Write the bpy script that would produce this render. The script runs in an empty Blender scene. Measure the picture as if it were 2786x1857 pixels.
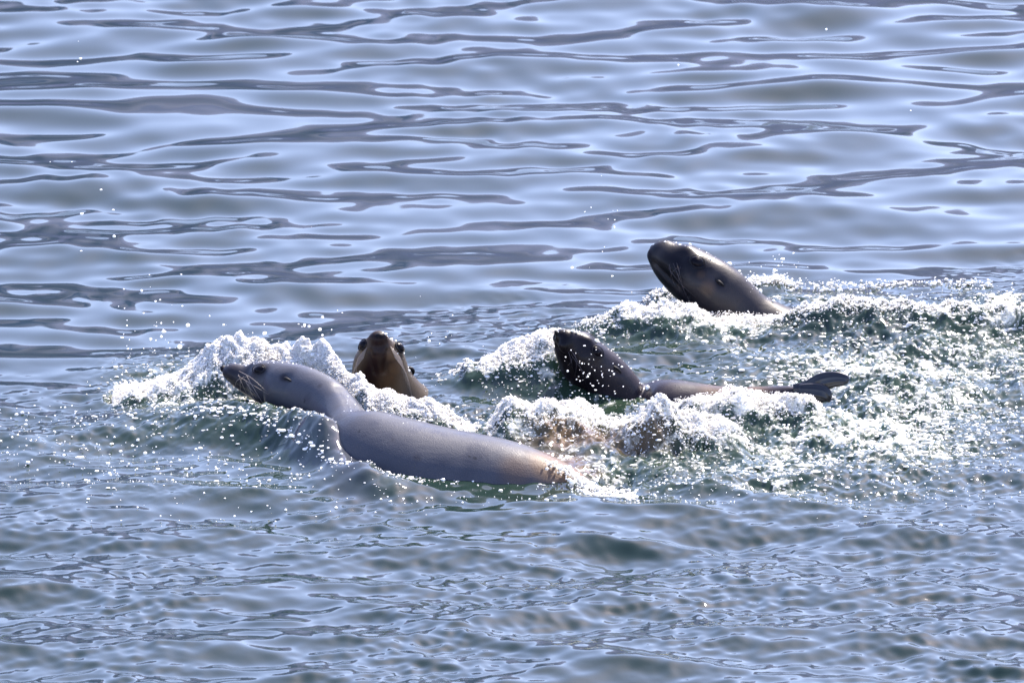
import bpy, math, random
import numpy as np
from mathutils import Vector

SC = bpy.context.scene
COL = SC.collection
rng = np.random.default_rng(11)
random.seed(11)

# ------------------------------------------------------------------ camera
D = 40.0                       # metres from the camera to the middle of the scene
TH = math.radians(15.0)        # downward view
PX = 0.0011                    # metres per photograph pixel at the scene centre
W, Hh = 2786, 1857
cT, sT = math.cos(TH), math.sin(TH)
CAM = np.array([0.0, -D * cT, D * sT])
FWD = np.array([0.0, cT, -sT])
UP = np.array([0.0, sT, cT])

cam_d = bpy.data.cameras.new('camera')
cam = bpy.data.objects.new('camera', cam_d)
COL.objects.link(cam)
cam.location = CAM
cam.rotation_euler = (math.pi / 2 - TH, 0, 0)
cam_d.sensor_width = 36.0
cam_d.lens = 36.0 * D / (W * PX)
cam_d.clip_start = 0.5
cam_d.clip_end = 30000
cam_d.dof.use_dof = True
cam_d.dof.focus_distance = D - 1.0
cam_d.dof.aperture_fstop = 11.0
SC.camera = cam

# ------------------------------------------------------------------ light
SUN_EL = math.radians(46.0)
SUN_AZ = math.radians(28.0)     # clockwise from +Y (straight ahead) to the right
sdir = Vector((math.sin(SUN_AZ) * math.cos(SUN_EL), math.cos(SUN_AZ) * math.cos(SUN_EL), math.sin(SUN_EL)))
sun_d = bpy.data.lights.new('sun', 'SUN')
sun_d.energy = 4.3
sun_d.angle = math.radians(0.55)
sun_d.color = (1.0, 0.91, 0.79)
sun = bpy.data.objects.new('sun', sun_d)
sun.rotation_euler = sdir.to_track_quat('Z', 'Y').to_euler()
COL.objects.link(sun)

world = bpy.data.worlds.new('World')
SC.world = world
world.use_nodes = True
wn = world.node_tree
bg = wn.nodes['Background']
sky = wn.nodes.new('ShaderNodeTexSky')
sky.sky_type = 'NISHITA'
sky.sun_disc = False
sky.sun_elevation = SUN_EL
sky.sun_rotation = SUN_AZ
sky.air_density = 1.0
sky.dust_density = 0.8
sky.ozone_density = 2.0
tint = wn.nodes.new('ShaderNodeMix'); tint.data_type = 'RGBA'; tint.blend_type = 'MULTIPLY'
tint.inputs[0].default_value = 1.0; tint.inputs[7].default_value = (1.05, 0.945, 1.08, 1)
wn.links.new(sky.outputs[0], tint.inputs[6]); wn.links.new(tint.outputs[2], bg.inputs['Color'])
bg.inputs['Strength'].default_value = 0.15

SC.view_settings.view_transform = 'Standard'
SC.view_settings.look = 'None'
SC.view_settings.gamma = 1.0
SC.view_settings.exposure = 1.7
SC.cycles.use_denoising = True
SC.cycles.max_bounces = 6
SC.cycles.transparent_max_bounces = 8
SC.cycles.sample_clamp_indirect = 6.0

# ------------------------------------------------------------------ pixel <-> place
def ray(px, py):
    q = np.array([(px - W / 2) * PX, 0, 0]) + UP * ((Hh / 2 - py) * PX)
    return q - CAM

def at_y(px, py, y):
    r = ray(px, py)
    return CAM + r * ((y - CAM[1]) / r[1])

def at_z(px, py, z=0.0):
    r = ray(px, py)
    return CAM + r * ((z - CAM[2]) / r[2])

def project(x, y, z):
    dx, dy, dz = x - CAM[0], y - CAM[1], z - CAM[2]
    f = dy * FWD[1] + dz * FWD[2]
    u = dy * UP[1] + dz * UP[2]
    return W / 2 + dx / f * D / PX, Hh / 2 - u / f * D / PX

# readings taken from enlarged views of the photograph
def c1(x, y): return 330 + x / 2.614, 850 + y / 2.614
def c2(x, y): return 1730 + x / 3.922, 600 + y / 3.922
def c3(x, y): return 1280 + x / 2.139, 850 + y / 2.139
def c4(x, y): return 560 + x / 5.348, 920 + y / 5.348
def c5(x, y): return 920 + x / 6.03, 870 + y / 6.03
def c6(x, y): return 1480 + x / 6.03, 870 + y / 6.03
def dd(x, y): return x / 0.8443, y / 0.8443       # whole-picture view, 2352 wide

# ------------------------------------------------------------------ noise
def perlin(x, y, seed=0):
    g = np.random.default_rng(seed + 1000).uniform(0, 2 * np.pi, (256, 256)).astype(np.float32)
    gx, gy = np.cos(g), np.sin(g)
    xi = np.floor(x).astype(np.int64); yi = np.floor(y).astype(np.int64)
    xf = (x - xi).astype(np.float32); yf = (y - yi).astype(np.float32)
    u = xf * xf * xf * (xf * (xf * 6 - 15) + 10); v = yf * yf * yf * (yf * (yf * 6 - 15) + 10)
    def d(a, b):
        ii, jj = (xi + a) & 255, (yi + b) & 255
        return gx[ii, jj] * (xf - a) + gy[ii, jj] * (yf - b)
    a = d(0, 0) + u * (d(1, 0) - d(0, 0))
    b = d(0, 1) + u * (d(1, 1) - d(0, 1))
    return (a + v * (b - a)) * 1.5

def sstep(a, b, t):
    t = np.clip((t - a) / (b - a), 0, 1)
    return t * t * (3 - 2 * t)

# ------------------------------------------------------------------ materials
def mat(name):
    m = bpy.data.materials.new(name); m.use_nodes = True
    return m, m.node_tree, m.node_tree.nodes['Principled BSDF']

def N(nt, kind, **kw):
    n = nt.nodes.new(kind)
    for k, v in kw.items():
        setattr(n, k, v)
    return n

def foam_principled(nt, bs, rad=0.02, rough=0.35, sss=0.85):
    bs.inputs['Base Color'].default_value = (0.96, 0.91, 0.81, 1)
    bs.inputs['Roughness'].default_value = rough
    bs.inputs['IOR'].default_value = 1.33
    bs.inputs['Subsurface Weight'].default_value = sss
    bs.inputs['Subsurface Radius'].default_value = (1, 1, 0.95)
    bs.inputs['Subsurface Scale'].default_value = rad

def water_material():
    m, nt, bs = mat('sea_water')
    L = nt.links
    bs.inputs['Base Color'].default_value = (0.010, 0.021, 0.015, 1)
    bs.inputs['Roughness'].default_value = 0.04
    bs.inputs['IOR'].default_value = 1.34
    geo = N(nt, 'ShaderNodeNewGeometry')
    # fine ripple relief where the water is rough
    ch = N(nt, 'ShaderNodeAttribute', attribute_name='chop')
    mp = N(nt, 'ShaderNodeMapping'); mp.inputs['Scale'].default_value = (1, 0.7, 1)
    L.new(geo.outputs['Position'], mp.inputs[0])
    n1 = N(nt, 'ShaderNodeTexNoise'); n1.inputs['Scale'].default_value = 30; n1.inputs['Detail'].default_value = 4
    L.new(mp.outputs[0], n1.inputs['Vector'])
    mul = N(nt, 'ShaderNodeMath', operation='MULTIPLY')
    L.new(n1.outputs['Fac'], mul.inputs[0]); L.new(ch.outputs['Fac'], mul.inputs[1])
    bp = N(nt, 'ShaderNodeBump'); bp.inputs['Strength'].default_value = 0.6; bp.inputs['Distance'].default_value = 0.006
    L.new(mul.outputs[0], bp.inputs['Height']); L.new(bp.outputs[0], bs.inputs['Normal'])
    # aerated water is paler green than clear deep water
    ae = N(nt, 'ShaderNodeAttribute', attribute_name='foam')
    cr = N(nt, 'ShaderNodeMix', data_type='RGBA')
    cr.inputs[6].default_value = (0.010, 0.021, 0.015, 1); cr.inputs[7].default_value = (0.050, 0.078, 0.040, 1)
    L.new(ae.outputs['Fac'], cr.inputs[0])
    tan = N(nt, 'ShaderNodeAttribute', attribute_name='fur_below')
    cr2 = N(nt, 'ShaderNodeMix', data_type='RGBA'); cr2.inputs[7].default_value = (0.16, 0.075, 0.025, 1)
    L.new(tan.outputs['Fac'], cr2.inputs[0]); L.new(cr.outputs[2], cr2.inputs[6])
    fl = N(nt, 'ShaderNodeAttribute', attribute_name='film')       # water running thinly over the grey shoulder
    cr3 = N(nt, 'ShaderNodeMix', data_type='RGBA'); cr3.inputs[7].default_value = (0.062, 0.064, 0.076, 1)
    L.new(fl.outputs['Fac'], cr3.inputs[0]); L.new(cr2.outputs[2], cr3.inputs[6])
    L.new(cr3.outputs[2], bs.inputs['Base Color'])
    # foam
    fb = N(nt, 'ShaderNodeBsdfPrincipled'); foam_principled(nt, fb, 0.05, 0.45)
    nf = N(nt, 'ShaderNodeTexNoise'); nf.inputs['Scale'].default_value = 16; nf.inputs['Detail'].default_value = 6
    nf.inputs['Roughness'].default_value = 0.65; nf.inputs['Distortion'].default_value = 0.8
    L.new(geo.outputs['Position'], nf.inputs['Vector'])
    vo = N(nt, 'ShaderNodeTexVoronoi', feature='SMOOTH_F1'); vo.inputs['Scale'].default_value = 90
    L.new(geo.outputs['Position'], vo.inputs['Vector'])
    b2 = N(nt, 'ShaderNodeBump'); b2.inputs['Strength'].default_value = 0.9; b2.inputs['Distance'].default_value = 0.012
    b2.invert = True
    L.new(vo.outputs['Distance'], b2.inputs['Height']); L.new(b2.outputs[0], fb.inputs['Normal'])
    # fac = smoothstep(foam*1.25 + (noise-.5)*1.6)
    a = N(nt, 'ShaderNodeMath', operation='SUBTRACT'); L.new(nf.outputs['Fac'], a.inputs[0]); a.inputs[1].default_value = 0.5
    b = N(nt, 'ShaderNodeMath', operation='MULTIPLY'); L.new(a.outputs[0], b.inputs[0]); b.inputs[1].default_value = 2.6
    c = N(nt, 'ShaderNodeMath', operation='ADD'); L.new(b.outputs[0], c.inputs[0]); L.new(ae.outputs['Fac'], c.inputs[1])
    r = N(nt, 'ShaderNodeMapRange', interpolation_type='SMOOTHSTEP')
    r.inputs['From Min'].default_value = 0.40; r.inputs['From Max'].default_value = 1.10
    L.new(c.outputs[0], r.inputs['Value'])
    gate = N(nt, 'ShaderNodeMapRange', interpolation_type='SMOOTHSTEP')
    gate.inputs['From Min'].default_value = 0.03; gate.inputs['From Max'].default_value = 0.3
    L.new(ae.outputs['Fac'], gate.inputs['Value'])
    r.inputs['To Max'].default_value = 0.92
    g2 = N(nt, 'ShaderNodeMath', operation='MULTIPLY'); L.new(r.outputs[0], g2.inputs[0]); L.new(gate.outputs[0], g2.inputs[1])
    mx = N(nt, 'ShaderNodeMixShader')
    L.new(g2.outputs[0], mx.inputs[0]); L.new(bs.outputs[0], mx.inputs[1]); L.new(fb.outputs[0], mx.inputs[2])
    L.new(mx.outputs[0], nt.nodes['Material Output'].inputs[0])
    return m

M_WATER = water_material()
M_BEAD, nt, bs = mat('white_froth'); foam_principled(nt, bs, 0.012, 0.16, 0.6); bs.inputs['Transmission Weight'].default_value = 0.3
M_DROP, nt, bs = mat('white_drops')
foam_principled(nt, bs, 0.01, 0.18); bs.inputs['Specular IOR Level'].default_value = 1.0  # opaque white: the sparkle of the drops is put into their colour

def fur(name, base, muzzle, rough, coat, sheen=0.10):
    m, nt, bs = mat(name); L = nt.links
    at = N(nt, 'ShaderNodeAttribute', attribute_name='tint')
    at2 = N(nt, 'ShaderNodeAttribute', attribute_name='tan')
    tc = N(nt, 'ShaderNodeNewGeometry')
    n = N(nt, 'ShaderNodeTexNoise'); n.inputs['Scale'].default_value = 14; n.inputs['Detail'].default_value = 5
    L.new(tc.outputs['Position'], n.inputs['Vector'])
    c0 = N(nt, 'ShaderNodeMix', data_type='RGBA')
    c0.inputs[6].default_value = (*[v * 0.78 for v in base], 1); c0.inputs[7].default_value = (*[v * 1.18 for v in base], 1)
    L.new(n.outputs['Fac'], c0.inputs[0])
    # small dark marks in the coat
    v = N(nt, 'ShaderNodeTexNoise'); v.inputs['Scale'].default_value = 42; v.inputs['Detail'].default_value = 1
    L.new(tc.outputs['Position'], v.inputs['Vector'])
    vr = N(nt, 'ShaderNodeMapRange'); vr.inputs['From Min'].default_value = 0.73; vr.inputs['From Max'].default_value = 0.80
    vr.inputs['To Max'].default_value = 0.7
    L.new(v.outputs['Fac'], vr.inputs['Value'])
    cs = N(nt, 'ShaderNodeMix', data_type='RGBA'); cs.inputs[7].default_value = (*[v * 0.25 for v in base], 1)
    L.new(vr.outputs[0], cs.inputs[0]); L.new(c0.outputs[2], cs.inputs[6])
    c1_ = N(nt, 'ShaderNodeMix', data_type='RGBA'); c1_.inputs[7].default_value = (*muzzle, 1)
    L.new(at.outputs['Fac'], c1_.inputs[0]); L.new(cs.outputs[2], c1_.inputs[6])
    c2_ = N(nt, 'ShaderNodeMix', data_type='RGBA'); c2_.inputs[7].default_value = (0.15, 0.085, 0.04, 1)
    L.new(at2.outputs['Fac'], c2_.inputs[0]); L.new(c1_.outputs[2], c2_.inputs[6])
    L.new(c2_.outputs[2], bs.inputs['Base Color'])
    bs.inputs['Roughness'].default_value = rough
    bs.inputs['IOR'].default_value = 1.4
    bs.inputs['Coat Weight'].default_value = coat
    bs.inputs['Specular IOR Level'].default_value = 0.13
    bs.inputs['Coat Roughness'].default_value = 0.22
    bs.inputs['Coat IOR'].default_value = 1.33
    bs.inputs['Sheen Weight'].default_value = sheen
    bs.inputs['Sheen Roughness'].default_value = 0.16
    f = N(nt, 'ShaderNodeTexNoise'); f.inputs['Scale'].default_value = 260; f.inputs['Detail'].default_value = 3
    L.new(tc.outputs['Position'], f.inputs['Vector'])
    bp = N(nt, 'ShaderNodeBump'); bp.inputs['Strength'].default_value = 0.45; bp.inputs['Distance'].default_value = 0.002
    L.new(f.outputs['Fac'], bp.inputs['Height'])
    mpg = N(nt, 'ShaderNodeMapping'); mpg.inputs['Scale'].default_value = (14, 30, 30); mpg.inputs['Rotation'].default_value = (0, .35, 0)
    L.new(tc.outputs['Position'], mpg.inputs[0])
    g = N(nt, 'ShaderNodeTexNoise'); g.inputs['Scale'].default_value = 1.0; g.inputs['Detail'].default_value = 4; g.inputs['Distortion'].default_value = 0.6
    L.new(mpg.outputs[0], g.inputs['Vector'])
    b3 = N(nt, 'ShaderNodeBump'); b3.inputs['Strength'].default_value = 0.2; b3.inputs['Distance'].default_value = 0.006
    L.new(g.outputs['Fac'], b3.inputs['Height']); L.new(bp.outputs[0], b3.inputs['Normal']); L.new(b3.outputs[0], bs.inputs['Normal'])
    rr = N(nt, 'ShaderNodeMapRange'); rr.inputs['From Min'].default_value = .35; rr.inputs['From Max'].default_value = .65
    rr.inputs['To Min'].default_value = rough - .2; rr.inputs['To Max'].default_value = rough + .12
    L.new(n.outputs['Fac'], rr.inputs['Value']); L.new(rr.outputs[0], bs.inputs['Roughness'])
    return m

M_FUR1 = fur('pale_grey_wet_fur', (0.055, 0.055, 0.064), (0.014, 0.011, 0.014), 0.50, 0.30)
M_FUR2 = fur('tan_wet_fur', (0.062, 0.047, 0.034), (0.010, 0.0030, 0.0025), 0.50, 0.25, 0.06)
M_FUR3 = fur('dark_wet_fur', (0.024, 0.019, 0.023), (0.003, 0.0015, 0.003), 0.48, 0.28, 0.05)
M_FUR4 = fur('dark_brown_wet_fur', (0.030, 0.026, 0.027), (0.002, 0.0015, 0.004), 0.48, 0.28, 0.05)

def plain(name, col, rough, coat=0.0):
    m, nt, bs = mat(name)
    bs.inputs['Base Color'].default_value = (*col, 1); bs.inputs['Roughness'].default_value = rough
    bs.inputs['Coat Weight'].default_value = coat; bs.inputs['Specular IOR Level'].default_value = 0.25
    n = N(nt, 'ShaderNodeTexNoise'); n.inputs['Scale'].default_value = 300
    bp = N(nt, 'ShaderNodeBump'); bp.inputs['Strength'].default_value = 0.1; bp.inputs['Distance'].default_value = 0.001
    g = N(nt, 'ShaderNodeNewGeometry'); nt.links.new(g.outputs['Position'], n.inputs['Vector'])
    nt.links.new(n.outputs['Fac'], bp.inputs['Height']); nt.links.new(bp.outputs[0], bs.inputs['Normal'])
    return m
M_EYE = plain('wet_dark_eye', (0.003, 0.002, 0.004), 0.3, 0.0)
M_EYE.node_tree.nodes['Principled BSDF'].inputs['Specular IOR Level'].default_value = 0.1
M_NOSE = plain('black_nose_skin', (0.004, 0.003, 0.005), 0.55, 0.0)
M_NOSE.node_tree.nodes['Principled BSDF'].inputs['Specular IOR Level'].default_value = 0.12
M_EAR = plain('dark_ear_skin', (0.004, 0.003, 0.004), 0.6, 0.0)
M_WHISK = plain('pale_whisker', (0.22, 0.18, 0.15), 0.4)
M_WHISK2 = plain('dark_whisker', (0.06, 0.05, 0.055), 0.4)
M_FLIP = plain('black_wet_flipper_skin', (0.008, 0.008, 0.011), 0.35, 0.4)

# ------------------------------------------------------------------ mesh helpers
def link(name, me, m, parent=None):
    o = bpy.data.objects.new(name, me)
    COL.objects.link(o)
    if m: me.materials.append(m)
    if parent: o.parent = parent
    return o

def grid_mesh(name, V, wrap=False, cap=False):
    """V: (n, k, 3) rows of points -> quads"""
    n, k = V.shape[:2]
    me = bpy.data.meshes.new(name)
    kk = k if wrap else k - 1
    i, j = np.meshgrid(np.arange(n - 1), np.arange(kk), indexing='ij')
    j2 = (j + 1) % k
    F = np.stack([i * k + j, i * k + j2, (i + 1) * k + j2, (i + 1) * k + j], -1).reshape(-1, 4).astype(np.int32)
    me.vertices.add(n * k)
    me.vertices.foreach_set('co', V.reshape(-1).astype(np.float32))
    loops = F.reshape(-1); starts = np.arange(len(F), dtype=np.int32) * 4
    if cap:
        loops = np.concatenate([loops, np.arange(k)[::-1], (n - 1) * k + np.arange(k)]).astype(np.int32)
        starts = np.concatenate([starts, [len(F) * 4, len(F) * 4 + k]]).astype(np.int32)
    me.loops.add(len(loops)); me.loops.foreach_set('vertex_index', loops)
    me.polygons.add(len(starts)); me.polygons.foreach_set('loop_start', starts)
    me.update(calc_edges=True)
    me.polygons.foreach_set('use_smooth', np.ones(len(starts), dtype=bool))
    return me

def attr(me, name, data):
    a = me.attributes.new(name, 'FLOAT', 'POINT')
    a.data.foreach_set('value', np.asarray(data, dtype=np.float32).reshape(-1))

# ------------------------------------------------------------------ the swell raised by the animals
# each ridge: crest outline (photo px), distance of crest (world y), half depth (m), foam on it, share of outline carried by water
RIDGES = []
def ridge(pts, ys, sig, foam, share=1.0, edge=0.05, foam_edge=None):
    ys = ys if hasattr(ys, '__len__') else [ys] * len(pts)
    w = np.array([at_y(p[0], p[1], y) for p, y in zip(pts, ys)])
    o = np.argsort(w[:, 0]); w = w[o]
    RIDGES.append(dict(x=w[:, 0], y=w[:, 1], z=np.maximum(w[:, 2], 0.0) , sig=sig, foam=foam, share=share, edge=edge))
    return RIDGES[-1]

bow = ridge([c1(*p) for p in [(-60, 560), (20, 530), (150, 540), (250, 490), (400, 440), (520, 390), (600, 330), (680, 280), (750, 205), (850, 185),
      (950, 215), (1070, 235), (1200, 250), (1300, 240), (1360, 300), (1430, 290), (1500, 305), (1560, 350), (1610, 430), (1700, 490), (1790, 540), (1850, 610)]],
      [-.64] * 13 + [-.64, -.68, -.72, -.77, -.80, -.84, -.87, -.9, -.92], 0.15, 0.95, 0.9)
ridge([c1(*p) for p in [(150, 740), (400, 715), (600, 650), (800, 635), (1000, 690), (1200, 705), (1400, 708), (1600, 760), (1680, 860), (1760, 985), (1840, 1095), (1930, 1160)]],
      [-.95, -.98, -1.0, -1.02, -1.08, -1.18, -1.31, -1.43, -1.49, -1.55, -1.61, -1.66], 0.17, 0.22, 1.0, 0.10)
back1 = ridge([c1(*p) for p in [(1750, 590), (1880, 575), (2000, 610), (2100, 660), (2200, 700), (2353, 755)]] + [c3(60, 700)],
      -1.02, 0.14, 0.8, 0.8)
mid = ridge([c3(*p) for p in [(95, 660), (150, 600), (200, 515), (280, 535), (350, 560), (430, 520), (520, 550), (640, 585), (720, 625), (800, 665), (880, 645),
      (960, 650), (1100, 640)]], -1.05, 0.22, 1.0, 0.8)
peak = ridge([c3(*p) for p in [(900, 740), (960, 680), (1020, 620), (1050, 560), (1100, 550), (1160, 595), (1300, 625), (1450, 665), (1550, 720), (1620, 780)]],
      -1.22, 0.15, 0.95, 0.85)
far = ridge([c3(*p) for p in [(1120, 600), (1200, 530), (1300, 500), (1400, 482), (1500, 452), (1600, 465), (1700, 480), (1850, 500), (2000, 530), (2060, 590)]],
      -0.92, 0.17, 0.85, 0.62)
side = ridge([c3(*p) for p in [(-150, 370), (-50, 340), (50, 290), (150, 240), (200, 190), (260, 165), (330, 165), (400, 110), (450, 120), (520, 125), (600, 190), (700, 260)]],
      -0.42, 0.17, 0.75, 0.85)
rear = ridge([(1560, 905), (1650, 882)] + [c2(*p) for p in [(0, 1070), (200, 1040), (400, 1002), (550, 1005), (700, 988), (900, 1008), (1200, 1012), (1450, 1035), (1600, 1000),
      (1750, 1025), (1900, 970), (2100, 960), (2353, 970)]] + [(2450, 845), (2560, 850), (2700, 870), (2850, 860)], 0.12, 0.12, 0.7, 0.95)
lee = ridge([c2(*p) for p in [(1150, 640), (1250, 610), (1400, 612), (1550, 600), (1700, 660), (1850, 700), (2000, 755), (2353, 815)]] + [(2500, 830), (2700, 800)], 0.68, 0.10, 0.12, 1.0)
chin = ridge([c2(*p) for p in [(60, 900), (110, 850), (150, 770), (250, 735), (330, 715), (450, 800), (600, 900)]], 0.45, 0.10, 0.12, 1.0)
ridge([dd(*p) for p in [(1000, 860), (1060, 850), (1150, 840)]], -0.45, 0.12, 0.2)
# ridges of broken water to the right
for pts, y, f in [([(1900, 760), (2050, 790), (2200, 780), (2352, 820)], 0.0, .5), ([(1950, 840), (2100, 850), (2250, 900), (2380, 940)], -.45, .5),
                  ([(1700, 960), (1900, 950), (2100, 990), (2200, 1010)], -.95, .5), ([(1550, 1060), (1800, 1045), (2000, 1070), (2150, 1080)], -1.25, .4),
                  ([(1400, 1100), (1500, 1085), (1650, 1110)], -1.45, .4)]:
    w = [dd(*p) for p in pts]
    ridge(w, y, 0.12, f, 0.8)

def ridge_fields(x, y):
    h = np.zeros_like(x); f = np.zeros_like(x)
    for r in RIDGES:
        X, Y, Z = r['x'], r['y'], r['z']
        zz = np.interp(x, X, Z) * r['share']
        yy = np.interp(x, X, Y)
        e = sstep(X[0] - r['edge'] * 2, X[0] + r['edge'], x) * (1 - sstep(X[-1] - r['edge'], X[-1] + r['edge'] * 2, x))
        wob = 0.0
        t = (y - yy) / r['sig']
        g = np.exp(-np.where(t > 0, t * t * 1.6, t * t)) * e
        hh = zz * g
        h = np.maximum(h, hh) + 0.25 * np.minimum(h, hh)
        f = np.maximum(f, r['foam'] * (0.72 * sstep(0.25, 0.75, g) + 0.28 * sstep(0.75, 0.97, g)) * sstep(0.0, 0.03, zz))
    return h, f

# soft patches of foam floating on the surface: centre px, radii px, density
PATCH = [((2120, 840, 330, 70), .66), ((1700, 770, 330, 35), .5), ((2200, 740, 300, 40), .66), ((1950, 1000, 330, 110), .72), ((2050, 900, 320, 90), .52),
         ((1500, 1020, 330, 80), .6), ((1350, 900, 160, 60), .3), ((1850, 1080, 360, 45), .42), ((1550, 1105, 220, 28), .55), ((1380, 1095, 120, 20), .7),
         ((620, 960, 200, 45), .42), ((610, 985, 70, 26), .8), ((560, 950, 60, 30), .7), ((420, 900, 130, 60), .6), ((700, 1010, 160, 40), .35), ((980, 960, 180, 40), .5), ((1100, 1000, 150, 30), .45),
         ((1278, 1068, 60, 10), .8), ((1335, 1096, 55, 10), .9), ((1390, 1120, 60, 9), .9), ((1780, 1130, 110, 14), .6), ((2250, 930, 150, 60), .35), ((300, 1000, 300, 60), .14), ((1620, 930, 200, 50), .6), ((2200, 1060, 200, 30), .25),
         ((2300, 700, 120, 30), .5), ((1880, 690, 200, 18), .4), ((560, 840, 90, 40), .5), ((450, 1120, 260, 25), .12), ((2330, 850, 80, 60), .45)]

def patch_field(px, py):
    f = np.zeros_like(px)
    for (cx, cy, rx, ry), d in PATCH:
        t = ((px * .8443 - cx) / rx) ** 2 + ((py * .8443 - cy) / ry) ** 2
        f = np.maximum(f, d * np.exp(-t * 0.9))
    return f

# ------------------------------------------------------------------ waves
def wave_set(n, lmin, lmax, slope, spread, seed, head=0.0):
    r = np.random.default_rng(seed)
    lam = np.exp(r.uniform(np.log(lmin), np.log(lmax), n))
    ang = head + r.normal(0, spread, n)
    k = 2 * np.pi / lam
    s = slope * math.sqrt(2.0 / n) * r.uniform(0.6, 1.4, n)
    return k * np.sin(ang), k * np.cos(ang), s / k, r.uniform(0, 2 * np.pi, n), lam

CALM = wave_set(48, 0.20, 0.95, 0.092, 0.40, 15)
SWELL = wave_set(6, 1.2, 2.4, 0.022, 0.3, 16)
CALM2 = wave_set(20, 0.10, 0.25, 0.042, 0.7, 8)
CHOP = wave_set(60, 0.08, 0.55, 0.165, 0.6, 21, 0.15)
CHOP3 = wave_set(9, 0.45, 0.9, 0.06, 0.45, 27, 0.2)
CHOP2 = wave_set(24, 0.04, 0.10, 0.10, 0.8, 22, 0.1)

def eval_waves(ws, x, y, sp):
    kx, ky, A, ph, lam = ws
    h = np.zeros_like(x); dx = np.zeros_like(x); dy = np.zeros_like(x)
    for a, b, c, p, l in zip(*[w.astype(np.float32) for w in ws]):
        arg = a * x + b * y + p
        att = np.exp(-(sp / l * 2.2) ** 4) * c
        k = math.hypot(a, b)
        h += att * np.sin(arg)
        co = att * np.cos(arg)
        dx += co * (a / k); dy += co * (b / k)
    return h, dx, dy

def waves(ws, x, y, sp, chop):
    """crested waves as a height field: look up the point that the orbital motion brings here"""
    qx, qy = x, y
    for _ in range(2):
        h, dx, dy = eval_waves(ws, qx, qy, sp)
        qx = x - chop * dx; qy = y - chop * dy
    return eval_waves(ws, qx, qy, sp)[0]

def axis_coords(lo, hi, step, mid_lo, mid_hi, mid_step, far, ratio):
    a = list(np.arange(lo, hi + 1e-6, step))
    s = step; 
    while a[-1] < far:
        s = mid_step if a[-1] < mid_hi else s * ratio
        a.append(a[-1] + s)
    s = step; b = [lo]
    while b[-1] > -far:
        s = mid_step if b[-1] > mid_lo else s * ratio
        b.append(b[-1] - s)
    return np.array(b[1:][::-1] + a)

XS = axis_coords(-1.62, 1.62, 0.0042, -2.4, 2.4, 0.010, 6000, 1.25)
YS = axis_coords(-4.3, 5.1, 0.0090, -5.0, 6.2, 0.02, 6000, 1.25)
gx, gy = np.meshgrid(XS.astype(np.float32), YS.astype(np.float32))
sp = np.maximum(np.gradient(XS)[None, :], np.gradient(YS)[:, None] * 0.5).astype(np.float32)
gpx, gpy = project(gx, gy, 0.0)

def rough_zone(px, py):
    """0 calm, 1 choppy: the animals' wake and the breeze-ruffled water in front"""
    X, Y = px * .8443, py * .8443
    line = 860 - 0.12 * X + 40 * np.sin(X * .004)                # boundary on the left, rising to the right
    line = np.where(X > 1300, np.minimum(line, 720 - (X - 1300) * 0.12), line)
    return sstep(-60, 110, Y - line)

zone = rough_zone(gpx, gpy).astype(np.float32)
h_r, f_r = ridge_fields(gx, gy)
f_p = patch_field(gpx, gpy)
gust = 0.7 + 1.1 * perlin(gx * 1.1, gy * 0.5, 3)
z = waves(CALM, gx, gy, sp, 0.6) * (1 - 0.6 * zone) * (0.9 + 0.5 * perlin(gx * .7, gy * .45, 4)) + waves(SWELL, gx, gy, sp, 0.3)
z += waves(CALM2, gx, gy, sp, 0.5) * (1 - zone) * np.clip(gust, 0.15, 1.5)
z += waves(CHOP, gx, gy, sp, 0.9) * zone * (0.72 + 0.3 * perlin(gx * 1.3, gy * 0.7, 9))
z += waves(CHOP3, gx, gy, sp, 1.0) * zone * 0.9
z += waves(CHOP2, gx, gy, sp, 0.5) * zone * np.clip(0.8 + 1.1 * perlin(gx * 2.1, gy * 0.9, 19), 0.1, 1.6)
foam = np.clip(np.maximum(f_r, f_p) + 0.35 * np.minimum(f_r, f_p), 0, 1)
turb = sstep(0.05, 0.7, foam)
rd = lambda s, k, ax=1.0: 1 - 2 * np.abs(perlin(gx * s, gy * s * ax, k))
near = (sp < 0.05)
tz = (0.030 * rd(2.2, 30, .8) + 0.022 * rd(4.6, 31, .7) + 0.013 * rd(9.0, 32, .8) + 0.007 * rd(20.0, 33) + 0.004 * rd(42.0, 34)) - 0.026
# lumpy heads of foam
lump = 0.012 * (1 - 2.4 * np.abs(perlin(gx * 24, gy * 24, 41))) + 0.006 * perlin(gx * 60, gy * 60, 42) + 0.003 * perlin(gx * 110, gy * 100, 43)
z = z * (1 - 0.35 * turb) + h_r * (1 + (0.10 * perlin(gx * 12, gy * 12, 44) + 0.11 * (1 - 2.2 * np.abs(perlin(gx * 17 + 2 * perlin(gx * 5, gy * 5, 46), gy * 7, 45)))) * sstep(0.15, 0.6, f_r)) + turb * tz * near + lump * foam * near
flank = np.zeros_like(gx)
for (hx, hy) in [c1(1700, 1150), c1(1900, 1170), c1(2150, 1190), c1(2353, 1200), c3(130, 930), c3(260, 950), c3(400, 970), c3(560, 1000)]:
    flank = np.maximum(flank, np.exp(-((gpx - hx) / 80) ** 2 - ((gpy - hy) / 40) ** 2))
z = z * (1 - 0.8 * flank) + 0.022 * flank
# hollow over the third animal's back, which lies awash
hollow = np.zeros_like(gx)
for (hx, hy) in [c3(1150, 470), c3(1300, 480), c3(1450, 480), c3(1600, 475), c3(1750, 475), c3(1900, 480), c3(2020, 490)]:
    hollow = np.maximum(hollow, np.exp(-((gpx - hx) / 75) ** 2 - ((gpy - hy) / 28) ** 2))
z = z * (1 - 0.6 * hollow) - 0.028 * hollow
z = z.astype(np.float32)
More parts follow.
